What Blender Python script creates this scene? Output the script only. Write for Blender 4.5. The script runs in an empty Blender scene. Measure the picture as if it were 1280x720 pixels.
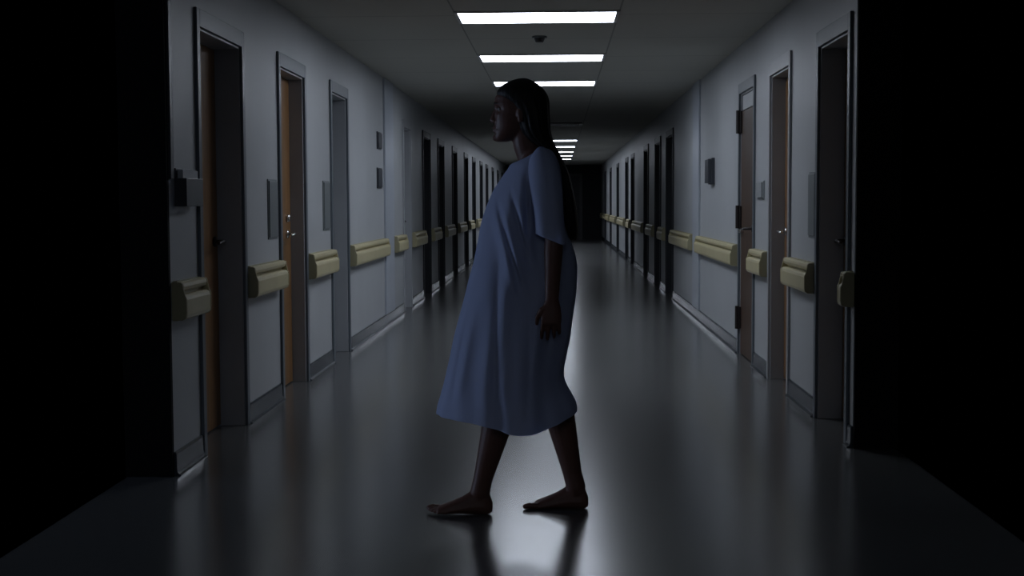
import bpy, bmesh, math, random
from mathutils import Vector, Matrix, noise
random.seed(7)
scene = bpy.context.scene
COL = scene.collection
PI = math.pi

# ------------------------------------------------------------------ helpers
def setprops(o, label=None, cat=None, group=None, kind=None):
    if label: o['label'] = label
    if cat: o['category'] = cat
    if group: o['group'] = group
    if kind: o['kind'] = kind
    return o

def empty(name, loc, label=None, cat=None, group=None, kind=None):
    o = bpy.data.objects.new(name, None)
    o.empty_display_size = 0.1
    COL.objects.link(o)
    o.location = loc
    return setprops(o, label, cat, group, kind)

def obj(name, bm, mat, parent=None, smooth=False, bevel=0.0, seg=2):
    """link bm as one mesh object; bm is in world space, the parent's location is taken off"""
    if parent is not None:
        off = Vector(parent.location)
        p = parent.parent
        while p is not None:
            off += Vector(p.location); p = p.parent
        for v in bm.verts: v.co -= off
    bmesh.ops.recalc_face_normals(bm, faces=bm.faces)
    me = bpy.data.meshes.new(name)
    bm.to_mesh(me); bm.free()
    me.materials.append(mat)
    for p in me.polygons: p.use_smooth = smooth
    o = bpy.data.objects.new(name, me)
    COL.objects.link(o)
    if parent is not None: o.parent = parent
    if bevel > 0:
        b = o.modifiers.new('bevel', 'BEVEL'); b.width = bevel; b.segments = seg
        b.limit_method = 'ANGLE'; b.angle_limit = math.radians(40)
    return o

def center_origin(o):
    me = o.data
    xs = [v.co for v in me.vertices]
    lo = Vector((min(c.x for c in xs), min(c.y for c in xs), min(c.z for c in xs)))
    hi = Vector((max(c.x for c in xs), max(c.y for c in xs), max(c.z for c in xs)))
    c = (lo+hi)/2; c.z = lo.z
    for v in me.vertices: v.co -= c
    o.location = Vector(o.location)+c
    return o

def box(bm, x0, x1, y0, y1, z0, z1):
    if x0 > x1: x0, x1 = x1, x0
    vs = [bm.verts.new((x, y, z)) for x in (x0, x1) for y in (y0, y1) for z in (z0, z1)]
    for f in ((0,1,3,2),(4,6,7,5),(0,4,5,1),(2,3,7,6),(0,2,6,4),(1,5,7,3)):
        bm.faces.new([vs[i] for i in f])

def extrude_y(bm, prof, y0, y1):
    """closed profile in (x,z) swept from y0 to y1"""
    a = [bm.verts.new((x, y0, z)) for x, z in prof]
    b = [bm.verts.new((x, y1, z)) for x, z in prof]
    n = len(prof)
    for i in range(n):
        j = (i+1) % n
        bm.faces.new((a[i], a[j], b[j], b[i]))
    bm.faces.new(a); bm.faces.new(b[::-1])

def loft(bm, rings, cap0=True, cap1=True):
    R = [[bm.verts.new(p) for p in r] for r in rings]
    n = len(R[0])
    for a, b in zip(R, R[1:]):
        for i in range(n):
            j = (i+1) % n
            bm.faces.new((a[i], a[j], b[j], b[i]))
    if cap0: bm.faces.new(R[0][::-1])
    if cap1: bm.faces.new(R[-1])
    return R

def ring_xy(cx, cy, z, xf, xb, hy, n=28, p=2.0):
    """horizontal oval: front x = xf, back x = xb, half depth hy"""
    rx = (xb-xf)/2; mx = (xf+xb)/2
    out = []
    for i in range(n):
        t = 2*PI*i/n
        c, s = math.cos(t), math.sin(t)
        e = 2.0/p
        out.append(Vector((mx+rx*math.copysign(abs(c)**e, c), cy+hy*math.copysign(abs(s)**e, s), z)))
    return out

def tube(bm, pts, radii, n=14, flat=None):
    """tapering tube; radii are numbers or (r_across, r_up) pairs; rounded ends"""
    pts = [Vector(p) for p in pts]
    rad = [(r, r) if not isinstance(r, tuple) else r for r in radii]
    rings = []
    ref = Vector(flat) if flat is not None else Vector((0, 1, 0))
    def frame(i):
        a = pts[max(i-1, 0)]; b = pts[min(i+1, len(pts)-1)]
        d = (b-a).normalized()
        u = (ref-d*ref.dot(d))
        if u.length < 1e-3: u = Vector((1, 0, 0))-d*d.x
        u.normalize()
        return d, u, d.cross(u)
    d, u, w = frame(0)
    for k in (0.9, 0.6):
        q = math.sqrt(1-k*k); r = rad[0]
        rings.append([pts[0]-d*min(r)*k+(u*math.cos(t)*r[0]+w*math.sin(t)*r[1])*q for t in [2*PI*i/n for i in range(n)]])
    for j in range(len(pts)):
        d, u, w = frame(j); r = rad[j]
        rings.append([pts[j]+u*math.cos(t)*r[0]+w*math.sin(t)*r[1] for t in [2*PI*i/n for i in range(n)]])
    d, u, w = frame(len(pts)-1)
    for k in (0.6, 0.9):
        q = math.sqrt(1-k*k); r = rad[-1]
        rings.append([pts[-1]+d*min(r)*k+(u*math.cos(t)*r[0]+w*math.sin(t)*r[1])*q for t in [2*PI*i/n for i in range(n)]])
    loft(bm, rings)

def ball(bm, c, r, seg=16):
    if not isinstance(r, tuple): r = (r, r, r)
    m = Matrix.Translation(Vector(c)) @ Matrix.Diagonal((r[0], r[1], r[2], 1))
    bmesh.ops.create_uvsphere(bm, u_segments=seg, v_segments=seg//2+2, radius=1, matrix=m)

def cyl(bm, a, b, r, n=16, r2=None):
    a, b = Vector(a), Vector(b)
    d = (b-a).normalized()
    u = d.orthogonal().normalized(); w = d.cross(u)
    r2 = r if r2 is None else r2
    loft(bm, [[a+(u*math.cos(t)+w*math.sin(t))*r for t in [2*PI*i/n for i in range(n)]],
              [b+(u*math.cos(t)+w*math.sin(t))*r2 for t in [2*PI*i/n for i in range(n)]]])

# ------------------------------------------------------------------ materials
def mat(name, color, rough=0.5, spec=0.5, metal=0.0, var=0.0, vscale=6.0, stretch=(1, 1, 1), bump=0.0, bscale=60.0, coat=0.0):
    m = bpy.data.materials.new(name); m.use_nodes = True
    nt = m.node_tree; b = nt.nodes['Principled BSDF']
    b.inputs['Base Color'].default_value = (*color, 1)
    b.inputs['Roughness'].default_value = rough
    b.inputs['Specular IOR Level'].default_value = spec
    b.inputs['Metallic'].default_value = metal
    b.inputs['Coat Weight'].default_value = coat
    if var > 0 or bump > 0:
        tc = nt.nodes.new('ShaderNodeTexCoord'); mp = nt.nodes.new('ShaderNodeMapping')
        mp.inputs['Scale'].default_value = stretch
        nt.links.new(tc.outputs['Object'], mp.inputs['Vector'])
    if var > 0:
        n = nt.nodes.new('ShaderNodeTexNoise'); n.inputs['Scale'].default_value = vscale; n.inputs['Detail'].default_value = 5
        r = nt.nodes.new('ShaderNodeValToRGB')
        r.color_ramp.elements[0].position = 0.3; r.color_ramp.elements[1].position = 0.7
        r.color_ramp.elements[0].color = (*[c*(1-var) for c in color], 1)
        r.color_ramp.elements[1].color = (*[min(1, c*(1+var)) for c in color], 1)
        nt.links.new(mp.outputs[0], n.inputs['Vector']); nt.links.new(n.outputs['Fac'], r.inputs[0])
        nt.links.new(r.outputs[0], b.inputs['Base Color'])
    if bump > 0:
        n2 = nt.nodes.new('ShaderNodeTexNoise'); n2.inputs['Scale'].default_value = bscale
        bp = nt.nodes.new('ShaderNodeBump'); bp.inputs['Strength'].default_value = bump; bp.inputs['Distance'].default_value = 0.01
        nt.links.new(mp.outputs[0], n2.inputs['Vector']); nt.links.new(n2.outputs['Fac'], bp.inputs['Height'])
        nt.links.new(bp.outputs[0], b.inputs['Normal'])
    return m

M = {}
M['wall'] = mat('wall_paint', (0.43, 0.445, 0.46), 0.45, 0.4, var=0.03, vscale=2.0, bump=0.05, bscale=150)
M['wood'] = mat('door_wood', (0.26, 0.135, 0.055), 0.4, 0.4, var=0.22, vscale=3.0, stretch=(9, 9, 0.6))
M['wood_dark'] = mat('door_wood_dark', (0.075, 0.042, 0.026), 0.45, 0.4, var=0.2, vscale=3.0, stretch=(9, 9, 0.6))
M['leaf_grey'] = mat('door_grey', (0.33, 0.36, 0.37), 0.45, 0.4, var=0.04)
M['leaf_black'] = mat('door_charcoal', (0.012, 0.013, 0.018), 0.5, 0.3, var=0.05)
M['frame'] = mat('frame_steel_paint', (0.125, 0.145, 0.165), 0.36, 0.3, var=0.04)
M['frame_light'] = mat('frame_pale_lit_lining', (0.34, 0.35, 0.37), 0.33, 0.5, var=0.04)
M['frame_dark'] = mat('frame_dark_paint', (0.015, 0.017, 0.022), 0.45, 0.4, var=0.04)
M['trim'] = mat('trim_paint', (0.40, 0.43, 0.48), 0.35, 0.5, var=0.03)
M['base'] = mat('vinyl_base', (0.05, 0.058, 0.07), 0.16, 0.6, var=0.05)
M['rail'] = mat('rail_vinyl', (0.52, 0.46, 0.27), 0.38, 0.5, var=0.04, bump=0.04, bscale=220)
M['rail_cap'] = mat('rail_cap', (0.34, 0.31, 0.19), 0.45, 0.4, var=0.04)
M['steel'] = mat('brushed_steel', (0.75, 0.74, 0.72), 0.22, 0.5, metal=1.0, var=0.03)
M['bronze'] = mat('dark_hardware', (0.035, 0.028, 0.028), 0.4, 0.5, metal=0.3, var=0.05)
M['plate'] = mat('grey_plate', (0.17, 0.19, 0.195), 0.4, 0.5, var=0.04)
M['plate_dark'] = mat('dark_plate', (0.035, 0.04, 0.05), 0.4, 0.5, var=0.04)
M['plate_light'] = mat('light_plate', (0.30, 0.32, 0.33), 0.4, 0.5, var=0.04)
M['black'] = mat('black_plastic', (0.02, 0.02, 0.022), 0.4, 0.5, var=0.05)
M['light_frame'] = mat('light_frame', (0.6, 0.6, 0.6), 0.4, 0.5, var=0.02)
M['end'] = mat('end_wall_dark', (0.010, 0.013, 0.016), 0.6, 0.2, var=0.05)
M['glass_dark'] = mat('dark_glass', (0.006, 0.012, 0.014), 0.15, 0.5, var=0.05)
M['skin'] = mat('skin', (0.115, 0.055, 0.042), 0.5, 0.35, var=0.08, vscale=14, bump=0.03, bscale=300)
M['eye'] = mat('eye', (0.22, 0.2, 0.19), 0.2, 0.5, var=0.02)
M['hair'] = mat('hair', (0.010, 0.008, 0.008), 0.55, 0.25, var=0.3, vscale=60, stretch=(1, 1, 0.05), bump=0.3, bscale=120)

def floor_material():
    m = bpy.data.materials.new('polished_vinyl_floor'); m.use_nodes = True
    nt = m.node_tree; b = nt.nodes['Principled BSDF']
    tc = nt.nodes.new('ShaderNodeTexCoord')
    n = nt.nodes.new('ShaderNodeTexNoise'); n.inputs['Scale'].default_value = 1.4; n.inputs['Detail'].default_value = 8
    r = nt.nodes.new('ShaderNodeValToRGB')
    r.color_ramp.elements[0].position = 0.3; r.color_ramp.elements[1].position = 0.7
    r.color_ramp.elements[0].color = (0.085, 0.087, 0.088, 1); r.color_ramp.elements[1].color = (0.105, 0.107, 0.106, 1)
    nt.links.new(tc.outputs['Object'], n.inputs['Vector']); nt.links.new(n.outputs['Fac'], r.inputs[0])
    nt.links.new(r.outputs[0], b.inputs['Base Color'])
    b.inputs['Roughness'].default_value = FLOOR_ROUGH
    b.inputs['Specular IOR Level'].default_value = 1.0
    b.inputs['IOR'].default_value = 1.58
    n2 = nt.nodes.new('ShaderNodeTexNoise'); n2.inputs['Scale'].default_value = 2.5
    bp = nt.nodes.new('ShaderNodeBump'); bp.inputs['Strength'].default_value = 0.025; bp.inputs['Distance'].default_value = 0.02
    nt.links.new(tc.outputs['Object'], n2.inputs['Vector']); nt.links.new(n2.outputs['Fac'], bp.inputs['Height'])
    nt.links.new(bp.outputs[0], b.inputs['Normal'])
    return m

def ceiling_material():
    """mineral tiles with fine joints, real-world grid"""
    m = bpy.data.materials.new('ceiling_tiles'); m.use_nodes = True
    nt = m.node_tree; b = nt.nodes['Principled BSDF']
    tc = nt.nodes.new('ShaderNodeTexCoord')
    br = nt.nodes.new('ShaderNodeTexBrick')
    br.offset = 0.0; br.squash = 1.0
    br.inputs['Scale'].default_value = 1.0
    br.inputs['Brick Width'].default_value = 1.06; br.inputs['Row Height'].default_value = 1.28
    br.inputs['Mortar Size'].default_value = 0.006
    br.inputs['Color1'].default_value = (0.50, 0.495, 0.45, 1); br.inputs['Color2'].default_value = (0.48, 0.475, 0.435, 1)
    br.inputs['Mortar'].default_value = (0.28, 0.28, 0.26, 1)
    mp = nt.nodes.new('ShaderNodeMapping'); mp.inputs['Location'].default_value = (0.66, 0.0, 0)
    nt.links.new(tc.outputs['Object'], mp.inputs['Vector']); nt.links.new(mp.outputs[0], br.inputs['Vector'])
    nt.links.new(br.outputs['Color'], b.inputs['Base Color'])
    b.inputs['Roughness'].default_value = 0.8; b.inputs['Specular IOR Level'].default_value = 0.2
    return m

def emission(name, color, strength):
    m = bpy.data.materials.new(name); m.use_nodes = True
    nt = m.node_tree; nt.nodes.clear()
    e = nt.nodes.new('ShaderNodeEmission'); o = nt.nodes.new('ShaderNodeOutputMaterial')
    e.inputs[0].default_value = (*color, 1); e.inputs[1].default_value = strength
    nt.links.new(e.outputs[0], o.inputs[0])
    return m

def gown_material():
    m = bpy.data.materials.new('thin_blue_cotton'); m.use_nodes = True
    nt = m.node_tree; nt.nodes.clear()
    o = nt.nodes.new('ShaderNodeOutputMaterial'); mx = nt.nodes.new('ShaderNodeMixShader')
    d = nt.nodes.new('ShaderNodeBsdfDiffuse'); t = nt.nodes.new('ShaderNodeBsdfTranslucent')
    tc = nt.nodes.new('ShaderNodeTexCoord')
    w = nt.nodes.new('ShaderNodeTexNoise'); w.inputs['Scale'].default_value = 260
    bp = nt.nodes.new('ShaderNodeBump'); bp.inputs['Strength'].default_value = 0.08; bp.inputs['Distance'].default_value = 0.003
    r = nt.nodes.new('ShaderNodeValToRGB')
    r.color_ramp.elements[0].color = (0.52, 0.58, 0.78, 1); r.color_ramp.elements[1].color = (0.58, 0.64, 0.84, 1)
    nt.links.new(tc.outputs['Object'], w.inputs['Vector'])
    nt.links.new(w.outputs['Fac'], bp.inputs['Height']); nt.links.new(w.outputs['Fac'], r.inputs[0])
    for s in (d, t):
        nt.links.new(r.outputs[0], s.inputs['Color']); nt.links.new(bp.outputs[0], s.inputs['Normal'])
    mx.inputs[0].default_value = GOWN_TRANS
    nt.links.new(d.outputs[0], mx.inputs[1]); nt.links.new(t.outputs[0], mx.inputs[2])
    nt.links.new(mx.outputs[0], o.inputs[0])
    return m

FLOOR_ROUGH = 0.21
GOWN_TRANS = 0.4
LIGHT = 12.0
GOWN_FILL = 12.0
M['floor'] = floor_material()
M['ceiling'] = ceiling_material()
M['lamp'] = emission('lit_diffuser', (0.87, 0.955, 1.10), LIGHT)
M['fill'] = emission('gown_fill_glow', (0.55, 0.70, 1.0), GOWN_FILL)  # blue glow of the added window, fill for the gown
M['mouth'] = mat('mouth_shade_black', (0.008, 0.008, 0.009), 0.8, 0.1, var=0.05)
M['gown'] = gown_material()

# ------------------------------------------------------------------ the corridor shell
XL, XR, CEIL = -1.698, 1.434, 2.42      # wall planes and ceiling height
YL0, YR0, YE = 5.905, 6.62, 44.4        # where each wall begins at the corridor mouth; end wall
HEAD = 2.035                            # clear door height
TH = 0.20                               # wall thickness

bm = bmesh.new(); box(bm, XL-TH, XR+TH, -6.0, YE+0.2, -0.12, 0.0)
setprops(obj('floor', bm, M['floor']), 'long polished grey corridor floor with glossy reflections', 'floor', kind='structure')
bm = bmesh.new(); box(bm, XL-TH, XR+TH, -6.0, YE+0.2, CEIL, CEIL+0.1)
setprops(obj('ceiling', bm, M['ceiling']), 'dim tiled corridor ceiling', 'ceiling', kind='structure')
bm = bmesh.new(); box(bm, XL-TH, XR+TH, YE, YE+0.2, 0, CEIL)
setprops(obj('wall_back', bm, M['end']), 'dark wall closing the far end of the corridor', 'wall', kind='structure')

# door openings: (y0, y1, leaf material, frame material, casing width, recess)
LEFT = [(6.42, 7.275, 'wood', 'frame', 0.055, 0.13), (8.29, 9.08, 'wood', 'frame', 0.055, 0.09), (10.19, 10.93, 'leaf_grey', 'frame', 0.055, 0.12),
        (14.95, 15.65, 'leaf_grey', 'frame_light', 0.05, 0.06)]
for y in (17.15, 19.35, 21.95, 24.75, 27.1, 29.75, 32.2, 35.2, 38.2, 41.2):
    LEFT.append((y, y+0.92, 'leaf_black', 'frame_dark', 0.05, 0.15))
RIGHT = [(6.76, 7.52, 'wood', 'frame', 0.055, 0.13), (8.475, 9.215, 'wood', 'frame_light', 0.055, 0.09), (9.99, 10.75, 'wood_dark', 'frame', 0.05, 0.0)]
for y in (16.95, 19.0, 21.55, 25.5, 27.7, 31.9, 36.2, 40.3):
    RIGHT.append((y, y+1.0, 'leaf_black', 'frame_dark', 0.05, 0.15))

def wall(name, side, y_start, doors, label):
    bm = bmesh.new()
    x0 = XL if side < 0 else XR
    x1 = x0+side*TH
    cur = y_start
    for d in doors:
        box(bm, x0, x1, cur, d[0], 0, CEIL)
        box(bm, x0, x1, d[0], d[1], HEAD, CEIL)
        cur = d[1]
    box(bm, x0, x1, cur, YE, 0, CEIL)
    bmesh.ops.remove_doubles(bm, verts=bm.verts, dist=1e-5)
    setprops(obj(name, bm, M['wall']), label, 'wall', kind='structure')
wall('wall_left', -1, YL0, LEFT, 'long pale corridor wall on the left')
wall('wall_right', 1, YR0, RIGHT, 'long pale corridor wall on the right')

ORD = ['first', 'second', 'third', 'fourth', 'fifth', 'sixth', 'seventh', 'eighth', 'ninth', 'tenth', 'eleventh', 'twelfth', 'thirteenth', 'fourteenth']
dn = [0]
def lever(parent, x, y, z, side, toward, m):
    """rose, spindle and lever; 'toward' = +1 points deeper into the corridor"""
    inn = -side
    bm = bmesh.new(); cyl(bm, (x, y, z), (x+inn*0.012, y, z), 0.027)
    h = obj('door_handle', bm, m, parent, True)
    bm = bmesh.new()
    tube(bm, [(x+inn*0.008, y, z), (x+inn*0.05, y, z), (x+inn*0.058, y+toward*0.02, z), (x+inn*0.056, y+toward*0.12, z-0.004)], [0.010, 0.010, 0.011, 0.010], 10)
    obj('lever', bm, m, h, True)
    return h

def door(side, k, spec, labeltxt):
    y0, y1, leaf, frame, cw, rec = spec
    dn[0] += 1
    x0 = XL if side < 0 else XR
    inn = -side
    root = empty('door_%d' % dn[0], (x0, (y0+y1)/2, 0), labeltxt, 'door', kind='structure')
    bm = bmesh.new()
    p = 0.016
    box(bm, x0, x0+inn*p, y0-cw, y0, 0, HEAD+cw+0.03); box(bm, x0, x0+inn*p, y1, y1+cw, 0, HEAD+cw+0.03)
    box(bm, x0, x0+inn*p, y0, y1, HEAD, HEAD+cw+0.03)
    obj('door_frame', bm, M[frame], root, bevel=0.003)
    bm = bmesh.new()
    lx = x0+side*max(rec, 0.004)
    # steel lining of the opening, with a stop behind the leaf
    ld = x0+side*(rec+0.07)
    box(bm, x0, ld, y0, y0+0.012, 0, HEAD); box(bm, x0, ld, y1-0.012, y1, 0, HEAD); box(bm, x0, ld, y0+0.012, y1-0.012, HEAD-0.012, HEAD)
    obj('door_lining', bm, M['frame_light'] if frame == 'frame' else M[frame], root, bevel=0.003)  # lining paler than its frame: extra light on the reveal put into the colour
    bm = bmesh.new()
    top = HEAD-0.016
    if leaf == 'wood_dark': top = 1.90
    box(bm, lx, lx+side*0.045, y0+0.016, y1-0.016, 0.008, top)
    lf = obj('door_leaf', bm, M[leaf], root, bevel=0.002)
    return root, lf, lx

LBL = {0: 'recessed brown wood door nearest on the left wall', 1: 'brown wood door with a shiny lever handle on the left wall',
       2: 'grey door between the two short handrails on the left wall', 3: 'pale grey door just before the dark doorways on the left wall'}
for i, s in enumerate(LEFT):
    lab = LBL.get(i, 'dark door on the left wall, %s of its dark row counted from the near end' % ORD[max(i-4, 0)])
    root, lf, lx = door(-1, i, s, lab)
    if i == 1:
        lever(root, lx, 8.93, 1.00, -1, -1, M['steel'])
        bm = bmesh.new(); cyl(bm, (lx, 8.93, 1.105), (lx+0.022, 8.93, 1.105), 0.028, r2=0.022)
        obj('deadbolt', bm, M['steel'], root, True)
    elif i == 0: lever(root, lx, 7.18, 1.0, -1, -1, M['bronze'])
    elif i == 2:
        lever(root, lx, 10.30, 0.98, -1, 1, M['bronze'])
        bm = bmesh.new(); cyl(bm, (lx, 10.30, 1.10), (lx+0.022, 10.30, 1.10), 0.028, r2=0.022)
        obj('deadbolt', bm, M['bronze'], root, True)
    elif i < 8: lever(root, lx, s[0]+0.12, 1.0, -1, 1, M['bronze'])
LBR = {0: 'brown wood door nearest on the right wall', 1: 'brown wood door in a light frame on the right wall', 2: 'dark brown flush door with three black hinges on the right wall'}
for i, s in enumerate(RIGHT):
    lab = LBR.get(i, 'dark door on the right wall, %s of its dark row counted from the near end' % ORD[max(i-3, 0)])
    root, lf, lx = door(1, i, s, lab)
    if i == 0: lever(root, lx, 7.43, 0.985, 1, -1, M['bronze'])
    elif i == 1: lever(root, lx, 9.12, 1.0, 1, -1, M['steel'])
    elif i == 2:
        bm = bmesh.new(); box(bm, XR+0.012, XR+0.04, s[0]+0.016, s[1]-0.016, 1.91, HEAD-0.014)
        obj('transom_panel', bm, M['wall'], root)
        for z in (0.29, 1.08, 1.82):
            bm = bmesh.new()
            cyl(bm, (XR-0.022, s[1]-0.012, z-0.09), (XR-0.022, s[1]-0.012, z+0.09), 0.018)
            box(bm, XR-0.012, XR+0.004, s[1]-0.05, s[1]+0.045, z-0.085, z+0.085)
            obj('hinge', bm, M['bronze'], root, bevel=0.002)
        bm = bmesh.new(); box(bm, XR-0.02, XR+0.004, s[1]-0.16, s[1]-0.03, 0.955, 0.985)
        obj('push_plate', bm, M['steel'], root, bevel=0.003)
        lever(root, lx, s[0]+0.09, 1.0, 1, 1, M['bronze'])
    elif i < 7: lever(root, lx, s[0]+0.12, 1.0, 1, 1, M['bronze'])

# the dark double door at the far end
dn[0] += 1
root = empty('door_%d' % dn[0], (-0.13, YE, 0), 'dark double fire door closing the far end of the corridor', 'door', kind='structure')
bm = bmesh.new(); y = YE
box(bm, -1.06, -0.98, y-0.02, y, 0, 2.14); box(bm, 0.72, 0.80, y-0.02, y, 0, 2.14); box(bm, -0.98, 0.72, y-0.02, y, 2.06, 2.14)
obj('door_frame', bm, M['frame_dark'], root)
for a, b in ((-0.98, -0.132), (-0.128, 0.72)):
    bm = bmesh.new(); box(bm, a, b, y-0.012, y, 0.01, 2.06)
    lf = obj('door_leaf', bm, M['leaf_black'], root)
    cx = (a+b)/2
    bm = bmesh.new(); box(bm, cx-0.14, cx+0.14, y-0.016, y-0.011, 1.1, 1.85)
    obj('vision_panel', bm, M['glass_dark'], lf)
    bm = bmesh.new(); tube(bm, [(a+0.1, y-0.04, 1.0), (b-0.1, y-0.04, 1.0)], [0.015, 0.015], 10)
    box(bm, a+0.1, a+0.13, y-0.04, y-0.01, 0.985, 1.015); box(bm, b-0.13, b-0.1, y-0.04, y-0.01, 0.985, 1.015)
    obj('push_bar', bm, M['bronze'], lf)

# baseboards: coved vinyl strips between the doors
def baseboard(name, side, y_start, doors, label):
    x0 = XL if side < 0 else XR
    inn = -side
    prof = [(0, 0), (0.030, 0), (0.029, 0.004), (0.021, 0.008), (0.015, 0.015), (0.012, 0.026), (0.011, 0.095), (0.007, 0.105), (0, 0.105)]
    bm = bmesh.new(); cur = y_start
    for d in doors+[(YE, YE, 0, 0, 0, 0)]:
        a, b = cur, d[0]-d[4]
        if b-a > 0.03: extrude_y(bm, [(x0+inn*px, pz) for px, pz in prof], a, b)
        cur = d[1]+d[4]
    setprops(obj(name, bm, M['base']), label, 'baseboard', kind='structure')
baseboard('baseboard_left', -1, YL0, LEFT, 'dark coved vinyl baseboard along the left wall')
baseboard('baseboard_right', 1, YR0, RIGHT, 'dark coved vinyl baseboard along the right wall')

# pilaster strips of the cross-corridor frame
def strip(name, x0, x1, y0, y1, z1, label):
    bm = bmesh.new(); box(bm, x0, x1, y0, y1, 0.106, z1)
    setprops(obj(name, bm, M['trim'], bevel=0.004), label, 'trim', kind='structure')
strip('trim_1', XL, XL+0.02, 13.28, 13.95, CEIL, 'pale pilaster strip on the left wall past the two small signs')
strip('trim_2', XR-0.02, XR, 13.75, 14.35, CEIL, 'pale pilaster strip on the right wall past the long handrail')

# near-black posts added over both wall ends, standing in for darkness there
for nm, a, b, ye, l in (('shade_post_1', XL-TH-0.01, XL, YL0, 'added near-black post darkening the near end of the left wall'), ('shade_post_2', XR, XR+TH+0.01, YR0, 'added near-black post darkening the near end of the right wall')):
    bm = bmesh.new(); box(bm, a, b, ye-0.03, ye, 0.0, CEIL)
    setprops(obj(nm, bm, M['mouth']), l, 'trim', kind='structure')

# unseen lobby side wall with an added night window lighting the gown blue
WX = -7.0
wy0, wy1, wz0, wz1 = 4.8, 6.6, 0.4, 1.6
bm = bmesh.new()
box(bm, WX-0.2, WX, 3.6, wy0, -0.12, 2.6); box(bm, WX-0.2, WX, wy1, 7.0, -0.12, 2.6)
box(bm, WX-0.2, WX, wy0, wy1, -0.12, wz0); box(bm, WX-0.2, WX, wy0, wy1, wz1, 2.6)
setprops(obj('wall_lobby', bm, M['wall']), 'unseen lobby side wall added to hold the night window', 'wall', kind='structure')
root = empty('fill_window_1', (WX, (wy0+wy1)/2, wz0), 'night window added out of view to light the gown', 'window', kind='structure')
bm = bmesh.new(); t = 0.05
box(bm, WX-0.12, WX+0.01, wy0, wy0+t, wz0, wz1); box(bm, WX-0.12, WX+0.01, wy1-t, wy1, wz0, wz1)
box(bm, WX-0.12, WX+0.01, wy0+t, wy1-t, wz0, wz0+t); box(bm, WX-0.12, WX+0.01, wy0+t, wy1-t, wz1-t, wz1)
ym = (wy0+wy1)/2; box(bm, WX-0.09, WX-0.02, ym-0.02, ym+0.02, wz0+t, wz1-t)
obj('window_frame', bm, M['frame'], root)
bm = bmesh.new(); box(bm, WX-0.07, WX-0.06, wy0+t, wy1-t, wz0+t, wz1-t)
obj('pane', bm, M['fill'], root)

# ------------------------------------------------------------------ handrails (wall bumper with a grip above it)
def handrail(side, y0, y1, label):
    x0 = XL if side < 0 else XR
    inn = -side
    root = empty('handrail', (x0, (y0+y1)/2, 0.69), label, 'handrail', 'handrails on the corridor walls')
    P = lambda pr: [(x0+inn*a, z) for a, z in pr]
    bm = bmesh.new()
    extrude_y(bm, P([(0.012, 0.69), (0.052, 0.69), (0.061, 0.697), (0.066, 0.712), (0.066, 0.778), (0.061, 0.792), (0.05, 0.80), (0.012, 0.80)]), y0, y1)
    obj('bumper', bm, M['rail'], root, bevel=0.006)
    bm = bmesh.new()
    extrude_y(bm, P([(0.012, 0.818), (0.036, 0.815), (0.047, 0.822), (0.052, 0.836), (0.048, 0.850), (0.038, 0.857), (0.012, 0.855)]), y0+0.004, y1-0.004)
    obj('grip', bm, M['rail'], root, bevel=0.004)
    bm = bmesh.new()
    extrude_y(bm, P([(0, 0.685), (0.02, 0.685), (0.02, 0.80), (0.028, 0.80), (0.028, 0.818), (0.02, 0.818), (0.02, 0.86), (0, 0.86)]), y0+0.01, y1-0.01)
    obj('mounting_channel', bm, M['rail_cap'], root)
    for ye, s in ((y0, -1), (y1, 1)):
        bm = bmesh.new()
        extrude_y(bm, P([(0, 0.688), (0.05, 0.688), (0.064, 0.70), (0.067, 0.72), (0.067, 0.785), (0.060, 0.80), (0.053, 0.83), (0.050, 0.85), (0.04, 0.857), (0, 0.857)]), min(ye, ye+s*0.014), max(ye, ye+s*0.014))
        obj('end_cap', bm, M['rail_cap'] if s < 0 else M['rail'], root, bevel=0.004)  # cap facing the camera is darker, its shade put into the colour

lr = [(YL0+0.02, 6.33, 'short dim handrail at the near end of the left wall'),
      (7.36, 8.19, 'handrail between the two brown wood doors on the left wall'),
      (9.17, 10.10, 'handrail between a brown wood door and the grey door on the left wall'),
      (11.02, 13.24, 'long handrail past the grey door under the two small signs on the left wall'),
      (14.0, 14.86, 'short handrail just past the pale pilaster strip on the left wall')]
prev = LEFT[3]
for i, d in enumerate(LEFT[4:]):
    lr.append((prev[1]+0.09, d[0]-0.09, 'dim handrail ending at the %s dark door of the left wall' % ORD[i])); prev = d
lr.append((prev[1]+0.09, YE-0.1, 'farthest handrail of the left wall, past its last dark door'))
for a, b, l in lr: handrail(-1, a, b, l)
rr = [(YR0+0.01, 6.69, 'cut off handrail at the near end of the right wall'),
      (7.60, 8.39, 'handrail between the two brown wood doors on the right wall'),
      (9.30, 9.92, 'short handrail between the light framed door and the dark hinged door on the right wall'),
      (10.86, 13.72, 'long handrail past the dark hinged door on the right wall'),
      (14.38, RIGHT[3][0]-0.09, 'handrail between the pale pilaster strip and the dark doors on the right wall')]
prev = RIGHT[3]
for i, d in enumerate(RIGHT[4:]):
    rr.append((prev[1]+0.09, d[0]-0.09, 'dim handrail between the %s and %s dark doors of the right wall' % (ORD[i], ORD[i+1]))); prev = d
rr.append((prev[1]+0.09, YE-0.1, 'farthest handrail of the right wall, past its last dark door'))
for a, b, l in rr: handrail(1, a, b, l)

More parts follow.
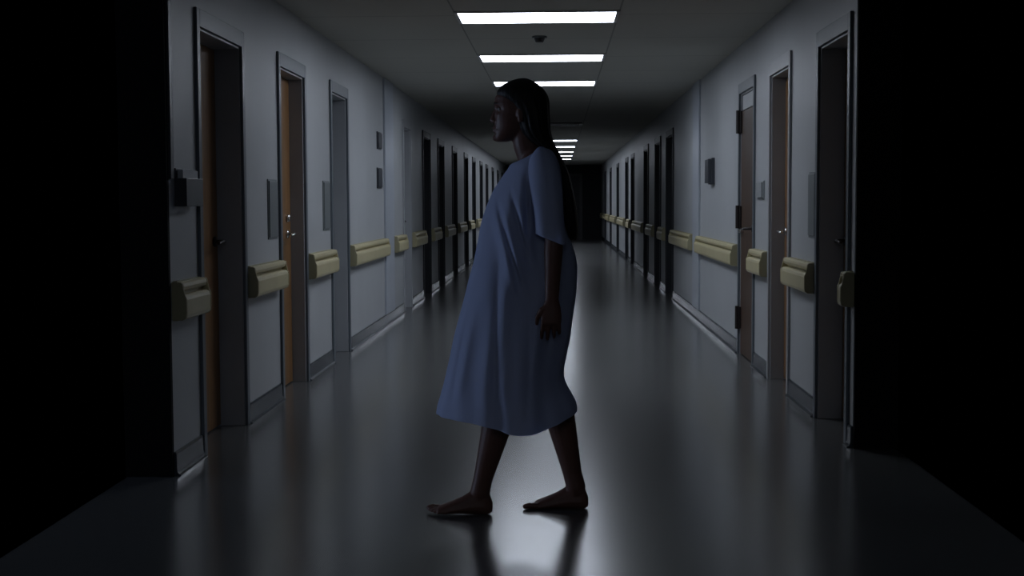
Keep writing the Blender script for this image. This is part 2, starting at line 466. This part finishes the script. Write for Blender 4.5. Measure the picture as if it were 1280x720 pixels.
# ------------------------------------------------------------------ ceiling lights
LY = [9.02, 11.55, 14.0, 26.9, 29.9, 32.9, 35.7, 38.4, -0.4, -3.0]  # last two are unseen fill lights added behind the camera
LLAB = ['largest lit ceiling light, nearest the viewer', 'second lit ceiling light from the viewer', 'lit ceiling light partly hidden behind the head of the person',
        'lit ceiling light right behind the neck of the person, first of the far cluster', 'second lit ceiling light of the small far cluster', 'third lit ceiling light of the small far cluster',
        'fourth lit ceiling light of the small far cluster', 'farthest and smallest lit ceiling light', 'added unseen fill light above and behind the viewer, the nearer one', 'added unseen fill light well behind the viewer, the farther one']
for y, l in zip(LY, LLAB):
    root = empty('ceiling_light', (-0.13, y, CEIL), l, 'ceiling light', 'rectangular ceiling lights')
    x0, x1, y0, y1 = -0.66, 0.40, y-0.27, y+0.27
    bm = bmesh.new()
    t = 0.022; z0, z1 = CEIL-0.012, CEIL
    box(bm, x0, x1, y0, y0+t, z0, z1); box(bm, x0, x1, y1-t, y1, z0, z1)
    box(bm, x0, x0+t, y0+t, y1-t, z0, z1); box(bm, x1-t, x1, y0+t, y1-t, z0, z1)
    obj('light_frame', bm, M['light_frame'], root)
    bm = bmesh.new(); box(bm, x0+t, x1-t, y0+t, y1-t, CEIL-0.010, CEIL-0.001)
    obj('diffuser', bm, M['lamp'], root)

# ------------------------------------------------------------------ small things on ceiling and walls
root = empty('smoke_detector', (-0.13, 10.1, CEIL), 'small dark smoke detector on the ceiling between the first two lights', 'smoke detector')
bm = bmesh.new(); cyl(bm, (-0.13, 10.1, CEIL), (-0.13, 10.1, CEIL-0.014), 0.055); obj('base', bm, M['plate'], root, bevel=0.002)
bm = bmesh.new(); cyl(bm, (-0.13, 10.1, CEIL-0.014), (-0.13, 10.1, CEIL-0.045), 0.042, r2=0.028); obj('sensor_head', bm, M['black'], root, bevel=0.003)

root = empty('ceiling_vent', (0.10, 21.3, CEIL), 'dark slotted ceiling vent in the unlit stretch beside the head', 'vent')
bm = bmesh.new(); z = CEIL
box(bm, -0.18, 0.38, 20.95, 20.99, z-0.02, z); box(bm, -0.18, 0.38, 21.61, 21.65, z-0.02, z); box(bm, -0.18, -0.14, 20.99, 21.61, z-0.02, z); box(bm, 0.34, 0.38, 20.99, 21.61, z-0.02, z)
obj('vent_frame', bm, M['black'], root)
bm = bmesh.new()
for i in range(9):
    yy = 21.03+i*0.066
    box(bm, -0.14, 0.34, yy, yy+0.022, z-0.016, z)
obj('louvres', bm, M['black'], root)

def plate(name, side, y0, y1, z0, z1, proud, m, label, cat, group=None):
    """back plate with a raised face on it"""
    x0 = XL if side < 0 else XR
    inn = -side
    root = empty(name, (x0, (y0+y1)/2, z0), label, cat, group)
    bm = bmesh.new(); box(bm, x0, x0+inn*proud*0.5, y0, y1, z0, z1); obj('back_plate', bm, m, root, bevel=0.002)
    e = min(0.012, (y1-y0)*0.12)
    bm = bmesh.new(); box(bm, x0+inn*proud*0.5, x0+inn*proud, y0+e, y1-e, z0+e, z1-e); obj('face_panel', bm, m, root, bevel=0.002)
plate('wall_plaque', -1, 7.92, 8.17, 0.99, 1.345, 0.014, M['plate'], 'tall grey plaque beside the brown door with the shiny lever, left wall', 'plaque', 'tall grey plaques beside doors')
plate('wall_plaque', -1, 9.80, 10.06, 1.005, 1.365, 0.014, M['plate'], 'tall grey plaque beside the grey door, left wall', 'plaque', 'tall grey plaques beside doors')
plate('wall_plaque', 1, 7.585, 7.80, 0.995, 1.365, 0.014, M['plate'], 'tall grey plaque beside the nearest brown door, right wall', 'plaque', 'tall grey plaques beside doors')
plate('door_sign', -1, 12.78, 13.06, 1.71, 1.875, 0.02, M['plate_dark'], 'upper of two small dark signs beside the pilaster on the left wall', 'sign', 'small dark door signs')
plate('door_sign', -1, 12.76, 13.06, 1.34, 1.535, 0.02, M['plate_dark'], 'lower of two small dark signs beside the pilaster on the left wall', 'sign', 'small dark door signs')
plate('wall_mounted_thermostat', 1, 9.49, 9.76, 1.215, 1.345, 0.025, M['plate_light'], 'small pale grey thermostat above the short handrail on the right wall', 'thermostat')
plate('wall_box', 1, 12.50, 12.80, 1.36, 1.60, 0.06, M['plate_dark'], 'dark box fixed to the right wall above the long handrail', 'wall box')

# chart holder near the corridor mouth
root = empty('wall_mounted_chart_holder', (XL, 6.13, 1.2), 'dark chart holder hung on the left wall above the nearest handrail', 'chart holder')
bm = bmesh.new(); box(bm, XL, XL+0.008, 5.99, 6.27, 1.19, 1.36); obj('back_plate', bm, M['plate_dark'], root, bevel=0.002)
bm = bmesh.new()
box(bm, XL+0.008, XL+0.05, 5.99, 6.0, 1.19, 1.315); box(bm, XL+0.008, XL+0.05, 6.26, 6.27, 1.19, 1.315)
box(bm, XL+0.008, XL+0.05, 6.0, 6.26, 1.19, 1.20); box(bm, XL+0.05, XL+0.056, 5.99, 6.27, 1.19, 1.315)
obj('pocket', bm, M['plate_dark'], root, bevel=0.002)
bm = bmesh.new(); box(bm, XL+0.012, XL+0.036, 6.005, 6.255, 1.205, 1.352); obj('folder', bm, M['wall'], root)
bm = bmesh.new(); box(bm, XL-0.002, XL+0.012, YL0, YL0+0.05, 1.31, CEIL-0.002)
setprops(center_origin(obj('corner_guard', bm, M['plate_dark'], bevel=0.003)), 'dark corner guard strip at the near end of the left wall', 'corner guard')

# ------------------------------------------------------------------ the person (local frame: x- is forward, origin between the feet)
Y0 = 5.23
PX = 0.0
person = empty('person', (-0.13, Y0, 0), 'barefoot person with long dark hair in a pale blue hospital gown walking left', 'person')
def V(x, y, z): return Vector((x, Y0+y, z))

bm = bmesh.new()
# trunk: pelvis to neck base, ovals (front x, back x, half width)
TR = [(0.80, -0.165, 0.035, 0.150), (0.86, -0.18, 0.050, 0.165), (0.92, -0.185, 0.045, 0.165), (1.00, -0.18, 0.02, 0.14), (1.08, -0.185, 0.0, 0.128),
      (1.16, -0.205, 0.0, 0.135), (1.22, -0.235, 0.005, 0.142), (1.28, -0.200, 0.000, 0.145), (1.33, -0.160, -0.014, 0.140), (1.365, -0.14, -0.030, 0.108), (1.39, -0.135, -0.025, 0.075), (1.41, -0.14, -0.035, 0.055)]
loft(bm, [ring_xy(0, Y0, z, a, b, h, 28) for z, a, b, h in TR])
# neck
tube(bm, [V(-0.09, 0, 1.36), V(-0.113, 0, 1.42), V(-0.122, 0, 1.48)], [0.058, 0.056, 0.057], 20)
# head: ovals up the skull
HD = [(1.432, -0.232, -0.190, 0.020), (1.440, -0.240, -0.160, 0.031), (1.455, -0.241, -0.120, 0.044), (1.475, -0.241, -0.085, 0.054), (1.50, -0.240, -0.058, 0.062),
      (1.525, -0.239, -0.045, 0.067), (1.55, -0.236, -0.040, 0.071), (1.575, -0.241, -0.040, 0.072), (1.60, -0.239, -0.046, 0.071), (1.62, -0.226, -0.055, 0.066),
      (1.638, -0.208, -0.072, 0.056), (1.650, -0.185, -0.095, 0.040), (1.656, -0.16, -0.12, 0.02)]
loft(bm, [ring_xy(0, Y0, z, a, b, h, 28, 2.2) for z, a, b, h in HD])
# nose, lips, chin, brow, ears
tube(bm, [V(-0.232, 0, 1.562), V(-0.242, 0, 1.535), V(-0.249, 0, 1.516)], [0.009, 0.010, 0.011], 10)
ball(bm, V(-0.243, 0.011, 1.511), 0.008, 10); ball(bm, V(-0.243, -0.011, 1.511), 0.008, 10)
ball(bm, V(-0.240, 0, 1.486), (0.010, 0.022, 0.006), 12); ball(bm, V(-0.239, 0, 1.475), (0.010, 0.019, 0.007), 12)
ball(bm, V(-0.236, 0, 1.447), (0.013, 0.02, 0.013), 12)
for s in (-1, 1):
    ball(bm, V(-0.135, s*0.072, 1.535), (0.018, 0.010, 0.030), 12)      # ear
    ball(bm, V(-0.140, s*0.074, 1.512), (0.009, 0.007, 0.012), 10)
# arms with hands
def arm(s, sh, el, wr, bend):
    sh, el, wr = V(*sh), V(*el), V(*wr)
    tube(bm, [V(-0.06, s*0.11, 1.335), sh, sh.lerp(el, 0.35), sh.lerp(el, 0.75), el, el.lerp(wr, 0.25), el.lerp(wr, 0.6), wr],
         [0.042, 0.043, 0.040, 0.037, 0.034, 0.035, 0.030, (0.019, 0.025)], 16)
    d = (wr-el).normalized(); f = Vector((-1, 0, 0)); f = (f-d*f.dot(d)).normalized()   # d down, f forward (thumb side)
    n = Vector((0, s, 0)); inn = -n                                                       # palm faces the thigh
    pc = wr+d*0.045+f*0.002
    tube(bm, [wr-d*0.005, wr+d*0.03, wr+d*0.065, wr+d*0.082], [(0.018, 0.025), (0.015, 0.035), (0.014, 0.039), (0.012, 0.038)], 16, flat=n)
    for i, (off, L, fan) in enumerate(((0.030, 0.074, 0.06), (0.0105, 0.083, 0.02), (-0.0095, 0.077, -0.05), (-0.028, 0.061, -0.09))):
        b = wr+d*0.078+f*off
        dd = (d+f*fan).normalized()
        c = bend*(0.75+0.12*i)
        p1 = b+(dd*math.cos(c)+inn*math.sin(c))*L*0.47
        p2 = p1+(dd*math.cos(c*2.2)+inn*math.sin(c*2.2))*L*0.31
        p3 = p2+(dd*math.cos(c*3.0)+inn*math.sin(c*3.0))*L*0.22
        tube(bm, [b-dd*0.015, b, p1, p2, p3], [0.0082, 0.0084, 0.0080, 0.0074, 0.0064], 10)
    t0 = wr+d*0.022+f*0.024
    tube(bm, [t0-f*0.012, t0+f*0.012+d*0.016, t0+f*0.027+d*0.042+inn*0.008, t0+f*0.029+d*0.068+inn*0.014], [0.013, 0.012, 0.0098, 0.0075], 10)
arm(-1, (-0.045, -0.160, 1.325), (-0.014, -0.205, 1.075), (-0.022, -0.222, 0.840), 0.32)
arm(1, (-0.055, 0.160, 1.325), (-0.045, 0.205, 1.075), (-0.095, 0.215, 0.845), 0.26)
# legs and feet
def leg(hip, kn, an, toe_dir, yc, lift, splay):
    hip, kn, an = V(*hip), V(*kn), V(*an)
    tube(bm, [hip+Vector((0, 0, 0.03)), hip.lerp(kn, 0.25), hip.lerp(kn, 0.6), hip.lerp(kn, 0.9), kn, kn.lerp(an, 0.12), kn.lerp(an, 0.32)+Vector((0.008, 0, 0)), kn.lerp(an, 0.6)+Vector((0.004, 0, 0)), kn.lerp(an, 0.85), an],
         [0.085, 0.082, 0.068, 0.056, 0.054, 0.054, 0.058, 0.047, 0.037, 0.038], 20)
    # foot: vertical ovals from heel to ball, then five toes
    h = an.x+0.048                                        # back of the heel
    y = an.y
    def sec(x, yy, hw, z0, z1, n=18):
        out = []
        for i in range(n):
            t = 2*PI*i/n
            zz = (z0+z1)/2+(z1-z0)/2*math.sin(t)
            out.append(Vector((x, yy+hw*math.cos(t)*(1.0 if math.sin(t) < 0 else 0.85), zz)))
        return out
    L = 0.245
    S = [(0.0, 0.014, 0.010, 0.045), (0.012, 0.026, 0.000, 0.075), (0.03, 0.032, -0.003, 0.098), (0.06, 0.034, -0.003, 0.10), (0.09, 0.034, -0.002, 0.085), (0.12, 0.037, -0.001, 0.066),
         (0.15, 0.042, -0.002, 0.052), (0.178, 0.046, -0.003, 0.040), (0.198, 0.045, -0.001, 0.032), (0.21, 0.040, 0.002, 0.026)]
    rot = lambda p: Vector((h+(p.x-h)*math.cos(lift)+(p.z)*math.sin(lift), p.y, p.z*math.cos(lift)-(p.x-h)*math.sin(lift)))
    R = []
    for dx, hw, z0, z1 in S:
        R.append([rot(p) for p in sec(h-dx, y+splay*dx, hw, z0, z1)])
    loft(bm, R)
    for i in range(5):                                    # big toe on the inner side
        o = yc*(0.031-0.0165*i); x = (0.212, 0.212, 0.206, 0.198, 0.188)[i]; ln = (0.036, 0.031, 0.027, 0.023, 0.019)[i]; r = (0.0125, 0.0088, 0.0085, 0.0080, 0.0078)[i]
        b = Vector((h-x+0.012, y+splay*x+o, r+0.001)); m_ = Vector((h-x-ln*0.55, y+splay*x+o, r+0.003)); e = Vector((h-x-ln, y+splay*x+o, r-0.001))
        tube(bm, [rot(b), rot(m_), rot(e)], [r, r, r*0.9], 10)
leg((-0.085, -0.085, 0.86), (-0.215, -0.070, 0.47), (-0.302, -0.050, 0.085), -1, 1, 0.035, -0.05)
leg((-0.055, 0.085, 0.86), (-0.030, 0.070, 0.475), (0.070, 0.052, 0.082), -1, -1, 0.0, 0.05)

# join the volumes into one continuous skin
off = Vector(person.location)
for v in bm.verts: v.co -= off
bmesh.ops.recalc_face_normals(bm, faces=bm.faces)
me = bpy.data.meshes.new('body_volumes'); bm.to_mesh(me); bm.free()
tmp = bpy.data.objects.new('body_volumes', me); COL.objects.link(tmp)
rm = tmp.modifiers.new('remesh', 'REMESH'); rm.mode = 'VOXEL'; rm.voxel_size = 0.0034
sm = tmp.modifiers.new('smooth', 'SMOOTH'); sm.factor = 0.5; sm.iterations = 5
dg = bpy.context.evaluated_depsgraph_get(); dg.update()
bme = bpy.data.meshes.new_from_object(tmp.evaluated_get(dg))
bme.name = 'body'
bpy.data.objects.remove(tmp, do_unlink=True)
bme.materials.clear(); bme.materials.append(M['skin'])
for p in bme.polygons: p.use_smooth = True
body = bpy.data.objects.new('body', bme); COL.objects.link(body); body.parent = person
# model the face: sockets, brow, cheekbones, hollow under them, mouth line, chin crease
def g(p, y, z, sy, sz): return math.exp(-((p.y-y)/sy)**2-((p.z-z)/sz)**2)
for v in bme.vertices:
    p = v.co+off; p.y -= Y0
    if p.z < 1.43 or p.z > 1.62 or p.x > -0.15: continue
    d = 0.0
    for e in (-1, 1):
        d -= 0.0095*g(p, e*0.031, 1.556, 0.017, 0.011)          # pushed in (+x)
        d += 0.0050*g(p, e*0.030, 1.577, 0.024, 0.008)
        d += 0.0045*g(p, e*0.046, 1.530, 0.018, 0.013)
        d -= 0.0040*g(p, e*0.042, 1.487, 0.016, 0.016)
        d -= 0.0030*g(p, e*0.016, 1.522, 0.006, 0.010)
    d -= 0.0045*g(p, 0, 1.4805, 0.024, 0.0028)
    d -= 0.0030*g(p, 0, 1.463, 0.022, 0.005)
    v.co.x -= d
bme.update()
for s in (-1, 1):
    bm = bmesh.new(); ball(bm, V(-0.2155, s*0.031, 1.556), 0.0122, 18)
    ey = obj('eye', bm, M['eye'], person, True)
    bm = bmesh.new(); ball(bm, V(-0.2250, s*0.0315, 1.5555), (0.0036, 0.0056, 0.0056), 12)
    obj('iris', bm, M['black'], ey, True)
    bm = bmesh.new()                                            # upper eyelid, a shell over the top of the eye
    nU, nV = 14, 6
    grid = [[bm.verts.new(V(-0.2150, s*0.031, 1.556)+Vector((-math.cos(a)*math.cos(b), math.cos(a)*math.sin(b), math.sin(a)))*0.0133)
             for a in [math.radians(12+70*q/nV) for q in range(nV+1)]] for b in [math.radians(-80+160*u/nU) for u in range(nU+1)]]
    for u in range(nU):
        for q in range(nV): bm.faces.new((grid[u][q], grid[u+1][q], grid[u+1][q+1], grid[u][q+1]))
    ld = obj('eyelid', bm, M['skin'], person, True)
    sd = ld.modifiers.new('thickness', 'SOLIDIFY'); sd.thickness = 0.0012
    bm = bmesh.new()                                            # eyebrow following the brow ridge
    tube(bm, [V(-0.2395, s*0.016, 1.574), V(-0.2385, s*0.030, 1.579), V(-0.231, s*0.046, 1.576)], [(0.0022, 0.0035), (0.0022, 0.0035), (0.0015, 0.002)], 8)
    obj('eyebrow', bm, M['hair'], person, True)

# hair: cap over the skull running into a long fall down the back
HR = [(1.674, -0.142, -0.120, 0.012), (1.670, -0.160, -0.108, 0.030), (1.660, -0.190, -0.086, 0.054), (1.646, -0.214, -0.066, 0.070), (1.628, -0.230, -0.048, 0.080), (1.608, -0.236, -0.035, 0.085), (1.585, -0.207, -0.029, 0.087),
      (1.555, -0.176, -0.029, 0.088), (1.52, -0.165, -0.029, 0.087), (1.48, -0.155, -0.027, 0.084), (1.445, -0.135, -0.021, 0.080), (1.41, -0.085, -0.006, 0.072), (1.375, -0.018, 0.014, 0.056),
      (1.33, 0.012, 0.038, 0.054), (1.28, 0.016, 0.052, 0.064), (1.21, 0.018, 0.068, 0.076), (1.14, 0.022, 0.077, 0.072), (1.08, 0.030, 0.080, 0.058), (1.05, 0.042, 0.072, 0.038)]
rings = []
for z, a, b, h in HR:
    r = ring_xy(0, Y0, z, a, b, h, 72, 2.2)
    c = Vector(((a+b)/2, Y0, z)); amp = 0.028*min(1, max(0, (1.62-z)/0.1))
    for i, p in enumerate(r):
        t = 2*PI*i/72
        p2 = c+(p-c)*(1+amp*math.sin(17*t+z*3)+0.7*amp*math.sin(29*t-z*4))
        p2.z = z
        r[i] = p2
    rings.append(r)
bm = bmesh.new(); loft(bm, rings)
hair = obj('hair', bm, M['hair'], person, True)
ss = hair.modifiers.new('subdivision', 'SUBSURF'); ss.levels = 1; ss.render_levels = 1

# gown: draped ovals (height, front x, back x, half width), open at neck and hem
GW = [(1.405, -0.125, -0.012, 0.070), (1.395, -0.150, -0.004, 0.098), (1.375, -0.168, 0.004, 0.130), (1.345, -0.182, 0.012, 0.160), (1.30, -0.212, 0.018, 0.176), (1.25, -0.245, 0.022, 0.180),
      (1.19, -0.272, 0.024, 0.178), (1.12, -0.295, 0.026, 0.176), (1.05, -0.308, 0.052, 0.178), (0.97, -0.325, 0.074, 0.186), (0.90, -0.345, 0.074, 0.193), (0.84, -0.360, 0.070, 0.198),
      (0.76, -0.382, 0.058, 0.206), (0.68, -0.403, 0.048, 0.215), (0.60, -0.420, 0.032, 0.224), (0.54, -0.434, 0.022, 0.232), (0.50, -0.444, 0.030, 0.238), (0.45, -0.458, 0.055, 0.244), (0.42, -0.468, 0.070, 0.248), (0.385, -0.474, 0.074, 0.250)]
NG = 144
def resample(T, step):
    out = []
    for k in range(len(T)-1):
        p0, p1, p2, p3 = T[max(k-1, 0)], T[k], T[k+1], T[min(k+2, len(T)-1)]
        n = max(1, round(abs(p2[0]-p1[0])/step))
        for i in range(n):
            u = i/n
            out.append(tuple(p1[c]+(p2[c]-p1[c])*u if c == 0 else 0.5*(2*p1[c]+(p2[c]-p0[c])*u+(2*p0[c]-5*p1[c]+4*p2[c]-p3[c])*u*u+(3*p1[c]-p0[c]-3*p2[c]+p3[c])*u**3) for c in range(4)))
    return out+[T[-1]]
GW = GW[:3]+resample(GW[3:], 0.014)
def crease(x, z, ax, az, bx, bz, depth, wd):
    """a cloth crease from a to b on the side of the gown: a groove with a soft ridge ahead of it, dying out at both ends"""
    dx, dz = bx-ax, bz-az; L = math.hypot(dx, dz)
    t = ((x-ax)*dx+(z-az)*dz)/(L*L); n = ((x-ax)*dz-(z-az)*dx)/L
    env = math.exp(-((t-0.5)/0.42)**4)
    return env*1.5*depth*(-math.exp(-(n/wd)**2)+0.8*math.exp(-((n-1.9*wd)/(1.3*wd))**2))
CREASES = [(-0.215, 1.215, -0.120, 0.86, 0.022, 0.016), (-0.165, 1.26, -0.085, 0.95, 0.016, 0.016), (-0.105, 1.30, -0.098, 1.02, 0.018, 0.014), (-0.19, 1.02, -0.215, 0.45, 0.014, 0.03), (-0.075, 0.80, -0.09, 0.42, 0.016, 0.028), (-0.32, 0.80, -0.39, 0.42, 0.010, 0.022)]
rings = []
for k, (z, a, b, h) in enumerate(GW):
    r = ring_xy(0, Y0, z, a, b, h, NG, 2.0-0.32*min(1.0, max(0.0, (0.95-z)/0.5)))
    c = Vector(((a+b)/2, Y0, z))
    f = max(0.0, min(1.0, (1.30-z)/0.85))
    for i, p in enumerate(r):
        t = 2*PI*i/NG
        side = abs(math.sin(t))                      # folds hang on the two sides, the front and back edges stay as cut
        w = side*f*(0.040*math.sin(5*t+0.6+1.1*z)+0.022*math.sin(9*t-2.0*z+1.0)+0.015*math.sin(16*t+z))
        # long pleats falling from the chest
        w += side*0.035*max(0, 1-abs(z-1.12)/0.28)*math.sin(7*t+2.2)
        q = c+(p-c)*(1+w)
        fall = max(0.0, min(1.0, (0.62-z)/0.235))
        for cr in CREASES: q.y += math.copysign(crease(q.x, z, *cr), math.sin(t))*min(1, side*1.6)
        q.z = z
        if k == 0: q.z = z-0.052*max(0, -math.cos(t))**1.0+0.006*max(0, math.cos(t))
        if k == 1: q.z = z-0.040*max(0, -math.cos(t))
        if k == 2: q.z = z-0.022*max(0, -math.cos(t))
        dip = math.exp(-((math.cos(t)-0.45)/0.75)**2)*side
        q.z -= fall*(0.060*dip)
        q.z += fall*(0.012*(1+math.cos(t))/2)
        r[i] = q
    rings.append(r)
bm = bmesh.new(); loft(bm, rings, False, False)
gown = obj('gown', bm, M['gown'], person, True)
gown.modifiers.new('subdivision', 'SUBSURF').levels = 1
sd = gown.modifiers.new('thickness', 'SOLIDIFY'); sd.thickness = 0.0015; sd.offset = -1
for s in (-1, 1):
    pts = [(-0.060, s*0.085, 1.372, 0.030, 0.042), (-0.058, s*0.122, 1.352, 0.052, 0.056), (-0.052, s*0.158, 1.315, 0.060, 0.060), (-0.042, s*0.184, 1.25, 0.060, 0.057), (-0.034, s*0.197, 1.17, 0.056, 0.053),
           (-0.028, s*0.205, 1.10, 0.055, 0.052), (-0.026, s*0.208, 1.062, 0.055, 0.053)]
    dirs = [(0, s*0.9, -0.44), (0, s*0.8, -0.6), (0, s*0.5, -0.87), (0.05, s*0.22, -0.97), (0.04, s*0.1, -0.99), (0, s*0.03, -1), (0.0, 0, -1)]
    rings = []
    for j, ((x, y, z, rx, ry), d) in enumerate(zip(pts, dirs)):
        d = Vector(d).normalized(); u = Vector((1, 0, 0)); u = (u-d*u.dot(d)).normalized(); w_ = d.cross(u)
        rg = []
        for i in range(40):
            t = 2*PI*i/40
            k = 1+0.03*j/6*math.sin(6*t+1)+0.02*math.sin(4*t+j)
            p = V(x, y, z)+u*math.cos(t)*rx*k+w_*math.sin(t)*ry*k
            if j >= 5: p.z -= 0.022*math.cos(t)*(j-4)/2
            rg.append(p)
        rings.append(rg)
    bm = bmesh.new(); loft(bm, rings, False, False)
    bmesh.ops.translate(bm, verts=bm.verts, vec=(0, 0, 0))
    sl = obj('sleeve', bm, M['gown'], gown, True)
    sl.modifiers.new('subdivision', 'SUBSURF').levels = 1
    sd = sl.modifiers.new('thickness', 'SOLIDIFY'); sd.thickness = 0.0015; sd.offset = -1

# ------------------------------------------------------------------ world, camera, colour
w = bpy.data.worlds.new('dark'); scene.world = w; w.use_nodes = True
w.node_tree.nodes['Background'].inputs[0].default_value = (0, 0, 0, 1)
w.node_tree.nodes['Background'].inputs[1].default_value = 0.0

F = 1700.0
yc = Vector(((697-640)/F, (360-253)/F, -1)).normalized()      # the corridor's axis as the camera sees it
rho = 0.0025
zc = Vector((-math.sin(rho), math.cos(rho), 0)); zc = (zc-yc*zc.dot(yc)).normalized()
xc = yc.cross(zc)
Rm = Matrix((xc, yc, zc))                                     # camera-to-world rotation
cam = bpy.data.cameras.new('camera'); co = bpy.data.objects.new('camera', cam); COL.objects.link(co)
cam.sensor_width = 36; cam.lens = F/1280*36; cam.clip_end = 200
co.matrix_world = Matrix.Translation((0, 0, 1.2)) @ Rm.to_4x4()
scene.camera = co
scene.view_settings.view_transform = 'Standard'; scene.view_settings.look = 'None'
scene.view_settings.gamma = 1.0; scene.view_settings.use_curve_mapping = False
scene.view_settings.exposure = 0.0
